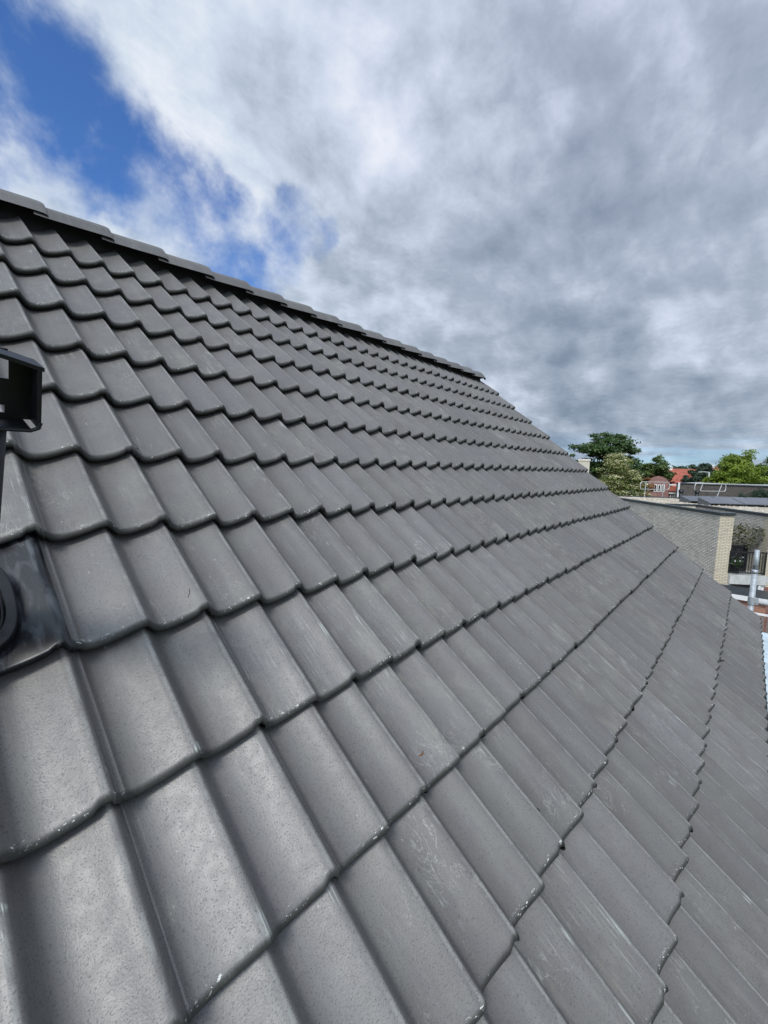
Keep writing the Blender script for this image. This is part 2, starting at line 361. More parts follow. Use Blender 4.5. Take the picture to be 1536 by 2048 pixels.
kq = np.array([0, .04, .08, .12, .16, .21, .28, .37, .46, .56, .66, .75, .81, .845, .87, .90, .935, .97, 1.0])
kh = np.array([.50, .33, .18, .07, .015, .0, .04, .13, .26, .43, .64, .84, .95, .995, 1.0, .955, .84, .66, .50])
gq = np.linspace(0, 1, 400, endpoint=False); gh = np.interp(gq, kq, kh)
ker = np.exp(-.5 * (np.arange(-12, 13) / 2.2) ** 2); ker /= ker.sum()
gh = np.convolve(np.concatenate([gh[-12:], gh, gh[:12]]), ker, 'valid')
def H(q): return np.interp(np.mod(q, 1.0), np.append(gq, 1.0), np.append(gh, gh[0]))
qs = np.array([0, .02, .045, .075, .11, .16, .24, .33, .43, .53, .62, .70, .77, .82, .86, .895, .92, .945, .97, .985])
S_ = np.concatenate([[-.075, -.03], qs, 1 + qs, [2.0]]) * W / 2
def tile_grid(seed, nose_th=TH, cut_notch=True, rad=.0170):
    """verts of one pantile: two waves, rounded nose, underlapping left rib, notch at the lock"""
    r = np.random.RandomState(seed)
    s = S_.copy(); n = len(s); q = s / (W / 2)
    crown = H(q) * AMP - AMP
    lock = np.where(s < .0105, -.0055 + .006 * (s > .0030) * (s < .0090), 0.0)      # lap gap with its small rib
    setback = np.zeros(n)
    if cut_notch:
        inn = (s > W - .046) & (s < W - .016)
        setback = np.where(inn, .0075 + r.uniform(-.002, .002, n), 0.0)
    jag = r.normal(0, .00035, n)
    rows = []; ts = []
    # underside, front face, rounded nose, top
    under = [(0.06, -nose_th - .001), (0.026, -nose_th - .0005), (0.0190, -nose_th + .0008)]
    for tt, dz in under:
        rows.append((np.full(n, tt) + setback + jag, crown + dz + lock)); ts.append(0.001)
    front = [(0.0125, -nose_th * .82), (0.0015, -rad)]
    for tt, dz in front:
        rows.append((np.full(n, tt) + setback + jag * .5, crown + dz + lock)); ts.append(.001)
    for ang in (15, 32, 50, 68, 90):
        a = R(ang); rows.append((np.full(n, rad * (1 - math.cos(a))) + setback, crown - rad * (1 - math.sin(a)) + lock)); ts.append(rad * (1 - math.cos(a)))
    for tt in (.030, .06, .12, .20, .30, .37, LT):
        rows.append((np.full(n, tt), crown + lock)); ts.append(tt)
    V = []; TP = []
    for (tv, hv), t0 in zip(rows, ts):
        hh = hv - tv / G * TH                                      # rests on the course below
        V.append(np.stack([s - W, tv, hh], 1)); TP.append(np.stack([s, np.full(n, t0), np.mod(q * .9999, 1.0)], 1))
    # side wall of the right edge
    V = np.array(V); TP = np.array(TP)
    side = V[:, -1:, :].copy(); side[:, 0, 2] -= .010; side[:, 0, 0] += .0004
    V = np.concatenate([V, side], 1); TP = np.concatenate([TP, TP[:, -1:]], 1)
    m_, n_ = V.shape[:2]
    idx = np.arange(m_ * n_).reshape(m_, n_)
    Fq = np.stack([idx[:-1, :-1], idx[:-1, 1:], idx[1:, 1:], idx[1:, :-1]], -1).reshape(-1, 4)
    return V.reshape(-1, 3), Fq, TP.reshape(-1, 3)
def np_mesh(name, V, F, mat, attrs=None, smooth=True):
    me = bpy.data.meshes.new(name); k = F.shape[1]
    me.vertices.add(len(V)); me.vertices.foreach_set('co', np.asarray(V, dtype=np.float32).ravel())
    me.loops.add(F.size); me.loops.foreach_set('vertex_index', F.astype(np.int32).ravel())
    me.polygons.add(len(F)); me.polygons.foreach_set('loop_start', np.arange(0, F.size, k, dtype=np.int32))
    me.polygons.foreach_set('use_smooth', np.full(len(F), smooth))
    me.update(calc_edges=True); me.validate()
    for nm, arr in (attrs or {}).items():
        a = me.attributes.new(nm, 'FLOAT_VECTOR', 'POINT'); a.data.foreach_set('vector', np.asarray(arr, dtype=np.float32).ravel())
    me.materials.append(mat); return me

roof_base = empty('roof', (0, 0, 0)); roof_base.parent = house
roof_base.matrix_parent_inverse = Matrix.Identity(4); roof_base.matrix_basis = Matrix.Translation(-Vector(house.location)) @ roofM
tiles = []
Minv = roofM
for k in range(-4, 9):
    for mcol in range(-8, 19):
        if mcol == 0 and k == 1: continue                          # the vent tile sits here
        c = roofM @ Vector((U0 + mcol * W - W / 2, V0 + k * G + .17, -.02)); d = c - CAM
        zf = d.dot(fwd); X = F_PX * d.dot(right) / max(zf, .01) + 768; Y = F_PX * d.dot(down) / max(zf, .01) + 1024
        seen = zf > .05 and -160 < X < 1620 and 300 < Y < 2250
        score = (d.normalized().dot(Vector((0, -math.sin(PITCH), math.cos(PITCH)))) * -1) / d.length ** 2 if seen else 0
        tiles.append((score, k, mcol))
tiles.sort(key=lambda q: -q[0])
restV, restF, restT, restR, off = [], [], [], [], 0
for i, (sc_, k, mcol) in enumerate(tiles):
    V, Fq, TP = tile_grid(1000 + i)
    rr = rs.rand(3)
    a = rs.normal(0, .0036); V = V.copy()
    V[:, 2] += V[:, 0] * rs.normal(0, .004) + rs.normal(0, .0007) + (1 - V[:, 1] / LT) * abs(rs.normal(0, .0012))
    V[:, 0] += -V[:, 1] * a + rs.normal(0, .0009); V[:, 1] += rs.normal(0, .0026) + V[:, 0] * a
    base = np.array([U0 + mcol * W, V0 + k * G, 0])
    if i < 100:
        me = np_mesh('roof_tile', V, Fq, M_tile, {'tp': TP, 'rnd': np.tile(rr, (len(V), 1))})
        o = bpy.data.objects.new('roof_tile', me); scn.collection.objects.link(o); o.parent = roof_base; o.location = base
    else:
        restV.append(V + base); restF.append(Fq + off); restT.append(TP); restR.append(np.tile(rr, (len(V), 1))); off += len(V)
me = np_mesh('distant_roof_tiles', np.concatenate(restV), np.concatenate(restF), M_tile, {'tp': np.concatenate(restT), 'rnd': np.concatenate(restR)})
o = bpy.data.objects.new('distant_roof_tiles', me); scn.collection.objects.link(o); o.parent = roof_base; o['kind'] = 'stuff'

# underlay, battens side cover, verge flaps
b = MB(); b.box(UX0 - .1, UX1 - .03, V0 - 4 * G + .05, ridge_v - .03, -.17, -.125); b.build('roof_underlay', M_under, roof_base)
b = MB()
for k in range(-4, 9):
    v = V0 + k * G
    b.add([(UX1 - .004, v + .012, -.030), (UX1 - .004, v + G + .01, -.052), (UX1 - .004, v + G + .01, -.14), (UX1 - .004, v + .012, -.12),
           (UX1 + .009, v + .012, -.030), (UX1 + .009, v + G + .01, -.052), (UX1 + .009, v + G + .01, -.14), (UX1 + .009, v + .012, -.12)],
          [(0, 1, 2, 3), (4, 7, 6, 5), (0, 4, 5, 1), (2, 6, 7, 3), (0, 3, 7, 4), (1, 5, 6, 2)])
M_dark_tile = plain('dark_grey_concrete', (.11, .11, .115), .5, var=.15, scale=20, bump=.1)
b.build('verge_trim', M_dark_tile, roof_base)

# ridge: one cap per joint, right end overlapping the next
def ridge_cap(u_end, seed):
    r = np.random.RandomState(seed); L = .395
    prof = [(-.150, -.128), (-.134, -.103), (-.094, -.045), (-.062, -.012), (-.034, .002), (0, .006), (.034, .002), (.062, -.012), (.094, -.045), (.134, -.103), (.150, -.128)]
    P = np.array(prof) * np.array([.86, .76]); n = len(P)
    # finer profile
    tt = np.linspace(0, n - 1, 41); P = np.stack([np.interp(tt, range(n), P[:, 0]), np.interp(tt, range(n), P[:, 1])], 1)
    V, TP = [], []
    secs = [(0, .80, 0), (.05, .81, 0), (.2, .90, 0), (.33, .985, 0), (.365, 1.0, 0), (.380, .992, 0), (.390, .965, 0), (L, .91, 0), (L, .80, 1), (.36, .79, 1)]
    for (x, sc, inn) in secs:
        y = P[:, 0] * (.95 + .05 * sc if not inn else .93); zz = P[:, 1] * 1.0 + (sc - 1) * .13
        V.append(np.stack([np.full(len(P), x - L), y, zz], 1)); TP.append(np.stack([np.full(len(P), x), P[:, 0] + .2, np.full(len(P), .4)], 1))
    V = np.array(V); TP = np.array(TP); m_, n_ = V.shape[:2]; idx = np.arange(m_ * n_).reshape(m_, n_)
    Fq = np.stack([idx[:-1, :-1], idx[:-1, 1:], idx[1:, 1:], idx[1:, :-1]], -1).reshape(-1, 4)
    V = V.reshape(-1, 3); V[:, 2] += r.normal(0, .0015); V[:, 1] += r.normal(0, .002)
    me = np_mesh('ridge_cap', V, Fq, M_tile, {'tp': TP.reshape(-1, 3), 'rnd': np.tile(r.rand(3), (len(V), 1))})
    o = bpy.data.objects.new('ridge_cap', me); scn.collection.objects.link(o)
    o.location = (u_end, AY, AZ + .070); o.parent = house; o.matrix_parent_inverse = Matrix.Translation(-Vector(house.location))
for j in range(-7, 17):
    ridge_cap(.655 + .3295 * j, 500 + j)
for xe in (.655 + .3295 * 16 - .012,):
    b = MB(); pr = [Vector((0, y_, z_)) for y_, z_ in ((-.122, -.092), (-.112, -.078), (-.078, -.034), (-.050, -.012), (-.026, -.003), (0, -.001), (.026, -.003), (.050, -.012), (.078, -.034), (.112, -.078), (.122, -.092))]
    b.prism(pr, (-.008, 0, 0), (0, 0, 0)); o = b.build('ridge_end_plate', M_under, None, loc=(xe, AY, AZ + .065)); hp(o)
b = MB(); b.box(UX0, UX1 - .05, AY - .035, AY + .035, AZ - .12, AZ + .03); hp(b.build('ridge_board', M_under))
# rear slope, walls and gable of the house
ez = (roofM @ Vector((0, V0 - 4 * G, -.12)))
back_y = 2 * AY - ez.y
b = MB(); b.add([(UX0, AY, AZ - .06), (UX1, AY, AZ - .06), (UX1, back_y, ez.z - .03), (UX0, back_y, ez.z - .03),
                 (UX0, AY, AZ - .16), (UX1, AY, AZ - .16), (UX1, back_y, ez.z - .13), (UX0, back_y, ez.z - .13)],
                [(0, 1, 2, 3), (4, 7, 6, 5), (0, 4, 5, 1), (1, 5, 6, 2), (2, 6, 7, 3), (3, 7, 4, 0)])
hp(b.build('rear_roof_slope', M_dark_tile))
wy0, wy1 = ez.y + .35, back_y - .35
wz = ez.z + .35 * math.tan(PITCH) - .14
b = MB(); b.add([(UX0, wy0, 0), (UX1 - .06, wy0, 0), (UX1 - .06, wy1, 0), (UX0, wy1, 0), (UX0, wy0, wz), (UX1 - .06, wy0, wz), (UX1 - .06, wy1, wz), (UX0, wy1, wz),
                 (UX0, AY, AZ - .24), (UX1 - .06, AY, AZ - .24)],
                [(0, 1, 5, 4), (2, 3, 7, 6), (1, 2, 6, 9, 5), (3, 0, 4, 8, 7), (0, 3, 2, 1)])
hp(b.build('wall', brick_mat('house_red_brick', (.22, .08, .06), (.16, .06, .05), (.2, .18, .16), 'y', .3)))
# eaves gutter hanging under the nose of the lowest course
gy, gz = ez.y - .02, ez.z - .10
prof = [Vector((0, gy - .07 * math.cos(a_), gz - .07 * math.sin(a_))) for a_ in np.linspace(0, math.pi, 9)]
b = MB(); b.prism(prof, (UX0, 0, 0), (UX1, 0, 0), close=False); hp(b.build('gutter', plain('zinc_gutter', (.28, .30, .32), .45, metal=.5)))

# ================================================================ ROOF VENT at the left edge
vent = empty('roof_vent', roofM @ Vector((U0 - W / 2, V0 + G, 0)), 'black plastic roof vent with slotted cap and scuffed flashing at the left edge', 'roof vent')
def vp(o):
    o.parent = vent; o.matrix_parent_inverse = Matrix.Translation(-Vector(vent.location)); o.matrix_basis = roofM; return o
V, Fq, TP = tile_grid(77, .050, rad=.008)
V = V.copy(); V[:, 2] += .004; V += np.array([U0 - .006, V0 + G - .004, 0])
me = np_mesh('flashing_tile', V, Fq, M_ptile, {'tp': TP})
o = bpy.data.objects.new('flashing_tile', me); scn.collection.objects.link(o); vp(o)
vc = Vector((.071, .702, 0)); vr = .044
def oval(cx, cy, rx, ry, zz, n=48, p=2.6):
    out = []
    for i in range(n):
        a_ = 2 * math.pi * i / n; c_, s_ = math.cos(a_), math.sin(a_)
        out.append((cx + rx * math.copysign(abs(c_) ** (2 / p), c_), cy + ry * math.copysign(abs(s_) ** (2 / p), s_), zz))
    return out
cy_ = .738
rings = [oval(.081, cy_, .076, .128, -.050), oval(.081, cy_, .075, .126, -.020), oval(.081, cy_, .073, .124, -.017), oval(.081, cy_, .071, .121, -.0165),
         oval(.081, cy_, .056, .098, -.0165), oval(.081, cy_, .054, .095, -.019), oval(.081, cy_, .052, .092, -.032), oval(.081, cy_, .049, .080, -.032),
         oval(.076, vc.y, .0475, .0475, -.010, p=2), oval(.070, vc.y, .0445, .0445, -.006, p=2)]
b = MB(); n = 48
b.add([q for r_ in rings for q in r_], [(i * n + k, i * n + (k + 1) % n, (i + 1) * n + (k + 1) % n, (i + 1) * n + k) for i in range(len(rings) - 1) for k in range(n)])
vp(b.build('collar', M_black))
b = MB(); b.tube([(vc.x, vc.y, -.04), (vc.x, vc.y, .20), (vc.x, vc.y, .475)], vr, 32); vp(b.build('pipe', M_black, smooth=True))
# open fronted cap with a curved lid and slots cut through its back plate
up = Vector((0, -math.sin(R(20)), math.cos(R(20)))); e1 = Vector((1, .03, 0)); e1 = (e1 - up * e1.dot(up)).normalized(); e2 = up.cross(e1)   # e2 runs up the slope
P0 = at(85, 735, .62)
CM = Matrix((e1, e2, up)).transposed().to_4x4(); CM.translation = P0
def cp_(o): o.parent = vent; o.matrix_parent_inverse = Matrix.Translation(-Vector(vent.location)); o.matrix_basis = CM; return o
Wc, Dc, Hc = .19, .055, .100
lid = []
for i in range(25):
    x = .002 - (Wc + .004) * i / 24; lid.append((x, .0155 * math.sin(min(1, -min(x, 0) / .095) * math.pi / 2)))
for i in range(24, -1, -1): lid.append((lid[i][0], lid[i][1] - .006))
b = MB(); b.prism([Vector((x, 0, zz)) for x, zz in lid], (0, -.003, 0), (0, Dc + .002, 0)); cp_(b.build('cap', M_black))
b = MB(); b.box(-Wc, -.012, -.001, Dc, -Hc, -Hc + .005); b.tube([(-Wc, .0, -Hc + .003), (-.012, .0, -Hc + .003), (-.004, .0, -Hc + .007), (-.001, .0, -Hc + .016)], .0032, 8); cp_(b.build('cap_base', M_black))
b = MB(); b.box(-.004, 0, 0, Dc, -Hc + .006, -.004); b.box(-.006, -.0005, -.002, .002, -Hc + .012, -.004); cp_(b.build('cap_side', M_black))
b = MB(); yb0, yb1 = Dc - .004, Dc - .001
zs = [-Hc + .005, -Hc + .0135, -Hc + .0255, -.034, .0005, .010]; xs = [-Wc, -.060, -.034, -.0001]
zz = zs
b.box(xs[0], xs[3], yb0, yb1, zz[0], zz[1]); b.box(xs[0], -.052, yb0, yb1, zz[1], zz[2]); b.box(-.034, xs[3], yb0, yb1, zz[1], zz[2])
b.box(xs[0], xs[3], yb0, yb1, zz[2], zz[3]); b.box(xs[0], -.056, yb0, yb1, zz[3], zz[4]); b.box(-.029, xs[3], yb0, yb1, zz[3], zz[4]); b.box(xs[0], -.03, yb0, yb1, zz[4], zz[5]); b.box(-.03, xs[3], yb0, yb1, zz[4], -.001)
cp_(b.build('cap_back_plate', M_black))

# ================================================================ loose bits lying on the tiles
def roof_pt(u, v, q=None):
    s = (u - U0) / (W / 2); k = math.floor((v - V0) / G); t = (v - V0) - k * G
    return Vector((u, v, float(H(s)) * AMP - AMP - t / G * TH))
def bit(name, u, v, pts, r, mat, label, cat):
    o0 = roof_pt(u, v); b = MB(); P = []
    for (du, dv, dz) in pts:
        q = roof_pt(u + du, v + dv); P.append(roofM @ Vector((q.x, q.y, q.z + dz + .0015)))
    c = P[0]; b.tube([q - c for q in P], r, 6); o = b.build(name, mat); o.location = c; tag(o, label, cat); return o
M_twig = plain('dead_twig', (.06, .045, .03), .9); M_leafb = plain('brown_leaf', (.16, .07, .03), .8); M_leafk = plain('blackened_leaf', (.015, .014, .012), .8)
bit('twig', 1.42, -.465, [(0, 0, 0), (.020, .012, .001), (.045, .016, .0015)], [.0012, .0010, .0005], M_twig, 'thin dark twig lying low on the right side of the roof', 'twig')
bit('twig', .505, .640, [(0, 0, 0), (.008, .012, .001), (.012, .026, .001)], [.0008, .0008, .0005], M_twig, 'tiny dark twig on the tile right of the black vent', 'twig')
bit('dead_leaf', .93, -.03, [(0, 0, 0), (.012, -.001, .002), (.022, .003, .001)], [.001, .003, .0005], M_leafb, 'reddish brown dead leaf scrap on a tile low in the middle', 'leaf')
bit('dead_leaf', 1.18, -.335, [(0, 0, 0), (.004, -.008, .002), (.003, -.014, .001)], [.0015, .0030, .0008], M_leafk, 'small curled black leaf left of the dark twig', 'leaf')
bit('dead_leaf', 3.80, -.80, [(0, 0, 0), (.03, -.012, .003), (.06, -.035, .002)], [.003, .007, .003], M_leafk, 'large black leaf scrap near the eaves at the right', 'leaf')
bit('dead_leaf', .565, 1.31, [(0, 0, 0), (.003, -.004, .001), (.005, -.007, .001)], [.0015, .0028, .001], M_leafk, 'black speck of leaf on a tile above the black vent', 'leaf')

# ================================================================ SCAFFOLD POLE beyond the gable
sc_base = Vector((6.45, -.135, 0))
scaf = empty('scaffold', sc_base, 'galvanised steel scaffold standard with side tube beyond the right roof corner', 'scaffold')
def ch(b, name, mat, parent, smooth=False):
    o = b.build(name, mat, parent, smooth); o.matrix_parent_inverse = parent.matrix_basis.inverted(); return o
bpy.context.view_layer.update()
b = MB(); b.tube([sc_base, sc_base + Vector((0, 0, 6.93))], .0285, 20)
b.tube([sc_base + Vector((0, 0, 6.89)), sc_base + Vector((0, 0, 6.935))], .031, 20); ch(b, 'standard', M_galv, scaf, True)
b = MB(); b.tube([sc_base + Vector((0, 0, 6.93)), sc_base + Vector((0, 0, 7.165))], .0240, 20); ch(b, 'spigot', M_galv, scaf, True)
b = MB(); b.tube([sc_base + Vector((-.035, .02, 7.0)), sc_base + Vector((.03, -.01, 7.0))], .005, 8); ch(b, 'locking_pin', M_galv, scaf)
b = MB(); b.tube([sc_base + Vector((0, -.02, 6.56)), sc_base + Vector((-.15, -2.4, 6.52))], .024, 16); ch(b, 'ledger_tube', M_white, scaf, True)
b = MB(); b.tube([sc_base + Vector((0, 0, 6.52)), sc_base + Vector((0, 0, 6.61))], .036, 20); b.box(sc_base.x - .03, sc_base.x + .03, sc_base.y - .06, sc_base.y - .02, 6.53, 6.60); ch(b, 'coupler', M_galv, scaf)

# ================================================================ CREAM BRICK BUILDING with flat gravel roof
Q0 = Vector((21.39, .77, 0)); ang = math.atan2(.584, .812)
BM = Matrix.Translation(Q0) @ Matrix.Rotation(ang, 4, 'Z')
bb = empty('brick_building', Q0, 'cream brick building with flat gravel roof and dark metal roof edge', 'building', rz=ang)
def part(b, name, mat, parent=bb, smooth=False): return b.build(name, mat, parent, smooth)
ZT, ZR, ZB = 6.46, 6.50, 3.62                                       # wall top, gravel, red plinth top
L, YL, YR, N0, N1, ND = 11.6, 14.0, -15.0, -.53, -1.9, 4.6
# walls: solid blocks that butt at the corners
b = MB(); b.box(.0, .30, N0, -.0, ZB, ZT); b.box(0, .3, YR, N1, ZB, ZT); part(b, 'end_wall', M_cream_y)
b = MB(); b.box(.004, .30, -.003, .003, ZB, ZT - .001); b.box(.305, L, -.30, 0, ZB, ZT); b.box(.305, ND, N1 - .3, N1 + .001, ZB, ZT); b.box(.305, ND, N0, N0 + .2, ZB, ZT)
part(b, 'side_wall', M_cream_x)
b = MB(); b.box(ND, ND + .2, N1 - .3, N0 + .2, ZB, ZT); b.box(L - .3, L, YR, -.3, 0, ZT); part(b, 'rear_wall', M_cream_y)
b = MB(); b.box(.0, .30, YR, N1, 0, ZB - .003); b.box(0, .3, N0, 0, 0, ZB - .003); b.box(.001, .3, N1, N0, 0, 3.26); part(b, 'ground_floor_wall', M_red_y)
b = MB(); b.box(.305, L - .305, -.30, 0, 0, ZB - .003); part(b, 'ground_floor_side_wall', M_red_x)
b = MB(); b.box(.3, L - .3, N0 + .2, -.3, ZT - .2, ZR); b.box(ND + .2, L - .3, N1 - .3, N0 + .2, ZT - .2, ZR); b.box(.3, L - .3, YR, N1 - .3, ZT - .2, ZR)
gro = part(b, 'gravel_roof', M_gravel)
# loose stones on the gravel give the roof an uneven surface
sv, sf = [], []
b = MB()
for i in range(2600):
    x = random.uniform(.5, L - .5); y = -random.expovariate(.28) - .4
    if y < YR + .3 or (N1 - .4 < y < N0 + .3 and x < ND + .3): continue
    r_ = random.uniform(.03, .075); hz = r_ * random.uniform(.4, .8); a_ = random.uniform(0, 3)
    ca, sa = math.cos(a_), math.sin(a_)
    pts = [(r_, 0), (0, r_ * .8), (-r_, 0), (0, -r_ * .7)]
    b.add([(x + px_ * ca - py_ * sa, y + px_ * sa + py_ * ca, ZR) for px_, py_ in pts] + [(x + .3 * r_, y, ZR + hz)], [(0, 1, 4), (1, 2, 4), (2, 3, 4), (3, 0, 4)])
o = b.build('roof_gravel', M_gravel, gro); o['kind'] = 'stuff'
b = MB()
b.box(-.06, .30, N0 - .02, .05, ZT + .003, ZT + .10); b.box(.302, L + .05, -.25, .05, ZT + .003, ZT + .10)
b.box(-.06, .22, YR, N1 + .04, ZT + .003, ZT + .10); b.box(.222, ND, N1 - .22, N1 + .04, ZT + .003, ZT + .10); b.box(ND, ND + .2, N1 - .22, N0 + .02, ZT + .003, ZT + .10)
b.box(L - .25, L + .05, YR, -.252, ZT + .003, ZT + .10); part(b, 'roof_edge_trim', M_trim)
b = MB(); b.box(-.05, .29, N0 - .01, .035, ZT + .102, ZT + .106); b.box(.3, L, -.22, -.03, ZT + .102, ZT + .106); part(b, 'coping_top', M_pframe)
# balcony
b = MB(); b.box(-.12, ND, N1 + .004, N0 - .004, 3.72, 4.08); b.box(-.121, .1, N1 - .05, N1, 3.78, 4.04); part(b, 'balcony_slab', M_concrete)
bal = MB(); bal.box(-.02, .02, N1, N0, 4.98, 5.03); bal.box(-.02, .02, N1, N0, 4.14, 4.19)
for i in range(14):
    y = N1 + .05 + i * (N0 - N1 - .1) / 13; bal.box(-.008, .008, y - .009, y + .009, 4.19, 4.98)
bal.box(-.01, .01, N0, N0 + .03, 4.12, 5.05); bal.box(-.01, .01, N1 - .0, N1 + .03, 4.12, 5.05); part(bal, 'balcony_railing', M_rail)
wf = MB(); wf.box(-.03, .05, N0 - .10, N0 - .003, 3.28, 3.715); wf.box(-.03, .05, N1 + .003, N1 + .10, 3.28, 3.715); wf.box(-.03, .05, N1 + .1, N0 - .1, 3.262, 3.36)
wfo = part(wf, 'window_frame', M_white)
wp = MB(); wp.box(0, .02, N1 + .1, N0 - .1, 3.36, 3.715); wp.build('window_pane', M_glass, wfo)
dpo = MB(); dpo.box(-.09, -.01, N1 + .16, N1 + .25, 0, 3.75); part(dpo, 'downpipe', M_white)
b = MB(); b.box(.6, .66, N1 + .3, N0 - .3, 4.09, 5.2); part(b, 'balcony_door', M_glass)

def leaves(name, mat, cl, n, size, parent=None, flat=0.5, shell=.55, seed=1, loc=None, jit=.25):
    """leaf clumps: cl = list of (centre, (rx, ry, rz)); quads scattered through each clump"""
    r = np.random.RandomState(seed); C_ = np.array([c for c, _ in cl]); Rd = np.array([q for _, q in cl])
    wts = (Rd[:, 0] * Rd[:, 1] * Rd[:, 2]) ** .67; wts /= wts.sum()
    ci = r.choice(len(cl), n, p=wts)
    d = r.normal(size=(n, 3)); d /= np.linalg.norm(d, axis=1)[:, None]
    rad = shell + (1 - shell) * r.rand(n); rad *= 1 + r.normal(0, jit * .4, n)
    P = C_[ci] + d * rad[:, None] * Rd[ci]
    nrm = d + r.normal(0, .7, (n, 3)); nrm[:, 2] = np.abs(nrm[:, 2]) + flat; nrm /= np.linalg.norm(nrm, axis=1)[:, None]
    a = np.cross(nrm, r.normal(size=(n, 3))); a /= np.linalg.norm(a, axis=1)[:, None]; bb_ = np.cross(nrm, a)
    s = size * (.6 + .8 * r.rand(n))[:, None]
    V = np.stack([P - a * s * .9, P + bb_ * s * .5, P + a * s * .9, P - bb_ * s * .5], 1).reshape(-1, 3)
    F = np.arange(4 * n).reshape(-1, 4)
    tone = np.clip(.55 * r.rand(n) + .45 * r.rand(len(cl))[ci], 0, 1)
    rnd = np.repeat(np.stack([tone, r.rand(n), r.rand(n)], 1), 4, 0)
    me = np_mesh(name, V, F, mat, {'rnd': rnd}, smooth=False)
    o = bpy.data.objects.new(name, me); scn.collection.objects.link(o)
    if parent: o.parent = parent
    if loc is not None: o.location = loc
    return o
M_lf = {k: leaf_mat('leaf_' + k, *v) for k, v in {
    'deep': ((.045, .095, .025), (.080, .150, .035)), 'mid': ((.070, .125, .030), (.13, .20, .050)), 'lime': ((.15, .23, .020), (.27, .36, .035)),
    'olive': ((.075, .085, .035), (.14, .14, .06)), 'blue': ((.030, .060, .035), (.055, .10, .055)), 'rust': ((.24, .09, .035), (.38, .17, .07)), 'cream': ((.70, .66, .34), (.84, .82, .55))}.items()}
# plants on the balcony
pl = empty('balcony_plant', BM @ Vector((1.2, -1.25, 4.085)), 'straggly olive green shrub on the balcony behind the black railing', 'plant', rz=ang)
cl = [((random.uniform(-.9, 1.6), random.uniform(-.55, .55), random.uniform(.5, 1.75)), (.35, .25, .3)) for _ in range(22)]
leaves('foliage', M_lf['olive'], cl, 2600, .055, pl, seed=5)
b = MB()
for i in range(7): b.tube([(random.uniform(-.6, 1.2), random.uniform(-.4, .4), 0), (random.uniform(-.8, 1.4), random.uniform(-.5, .5), 1.3)], [.02, .008], 5)
b.build('stem', M_bark, pl)
fl = empty('potted_flower', BM @ Vector((.28, -.98, 4.085)), 'white flowering pot plant behind the balcony railing', 'plant', rz=ang)
b = MB(); b.tube([(0, 0, 0), (0, 0, .30)], [.12, .16], 14); b.build('pot', M_black, fl)
leaves('foliage', M_lf['deep'], [((0, 0, .42), (.22, .24, .2))], 260, .05, fl, seed=8)
leaves('blossom', leaf_mat('white_petal', (.7, .7, .66), (.8, .8, .78), .2), [((0, 0, .52), (.2, .24, .18))], 26, .045, fl, seed=9, shell=.9)

# roof furniture on the brick building
def panel(lx, ly, label):
    o = empty('solar_panel', BM @ Vector((lx, ly, ZR)), label, 'solar panel', 'solar panels on the gravel roof', rz=ang)
    t_ = R(13); T = Matrix.Translation((0, 0, .10)) @ Matrix.Rotation(-t_, 4, 'Y')
    b = MB(); b.box(0, 1.04, -1.66, 0, 0, .028, T); b.build('frame', M_pframe, o)
    b = MB()
    for i in range(2): b.box(.02, 1.02, -1.64 + i * .815, -.835 + i * .815, .031, .033, T)
    b.build('glass', M_panel, o)
    b = MB(); h1 = .09 + 1.02 * math.sin(t_)
    b.add([(0, -.002, .0), (1.0, -.002, 0), (1.0, -.002, h1), (0, -.002, .09), (0, -.03, 0), (1.0, -.03, 0), (1.0, -.03, h1), (0, -.03, .09)],
          [(0, 1, 2, 3), (4, 7, 6, 5), (0, 4, 5, 1), (3, 2, 6, 7), (0, 3, 7, 4), (1, 5, 6, 2)])
    b.box(1.0, 1.012, -1.64, -.03, 0, h1); b.build('side_plate', M_pframe, o)
names = ['first', 'second', 'third', 'fourth']
for i in range(4): panel(4.95, -2.75 - i * 1.70, 'tilted solar panel in the row nearer the roof edge, %s from its left end' % names[i])
for i in range(4): panel(6.55, -2.75 - i * 1.70, 'tilted solar panel in the row behind, %s from its left end' % names[i])
for (lx, ly, lab) in ((10.4, -4.45, 'short black vent pipe on gravel roof, the left one of the two'), (10.3, -5.35, 'short black vent pipe on gravel roof, right one beside the solar panels')):
    o = empty('vent_pipe', BM @ Vector((lx, ly, ZR)), lab, 'vent pipe', 'black vent pipes on the gravel roof', rz=ang)
    b = MB(); b.tube([(0, 0, 0), (0, 0, .42)], .11, 18); b.build('pipe', M_black, o, True)
    b = MB(); b.tube([(0, 0, .42), (0, 0, .46), (0, 0, .60)], [.15, .15, .13], 18); b.build('cowl', M_black, o, True)
def guard(p_left, p_right, hgt, label, lean):
    c = (p_left + p_right) / 2; d = (p_right - p_left); wd = d.length; d.normalize()
    o = empty('guard_rail', c, label, 'guard rail', 'aluminium guard rails at the rear roof edge', rz=math.atan2(d.y, d.x))
    hw = wd / 2; r_ = .14; lo, hi = hgt * .52, hgt
    pts = []
    for (cx, cz, a0) in ((hw - r_, hi - r_, 0), (-hw + r_, hi - r_, 90), (-hw + r_, lo + r_, 180), (hw - r_, lo + r_, 270)):
        for k in range(5):
            a_ = R(a0 + k * 22.5); pts.append((cx + r_ * math.cos(a_), 0, cz + r_ * math.sin(a_)))
    b = MB(); b.tube(pts, .024, 8, closed=True); b.build('rail_loop', M_alu, o, True)
    for x in (-hw * .62, hw * .62):
        b = MB(); b.tube([(x - lean * .5, .03, 0), (x + lean * .5, .03, hgt)], .022, 8); b.build('post', M_alu, o)
zr = ZR + .02
def onroof(px, D_): q = at(px, 980, D_); return Vector((q.x, q.y, zr))
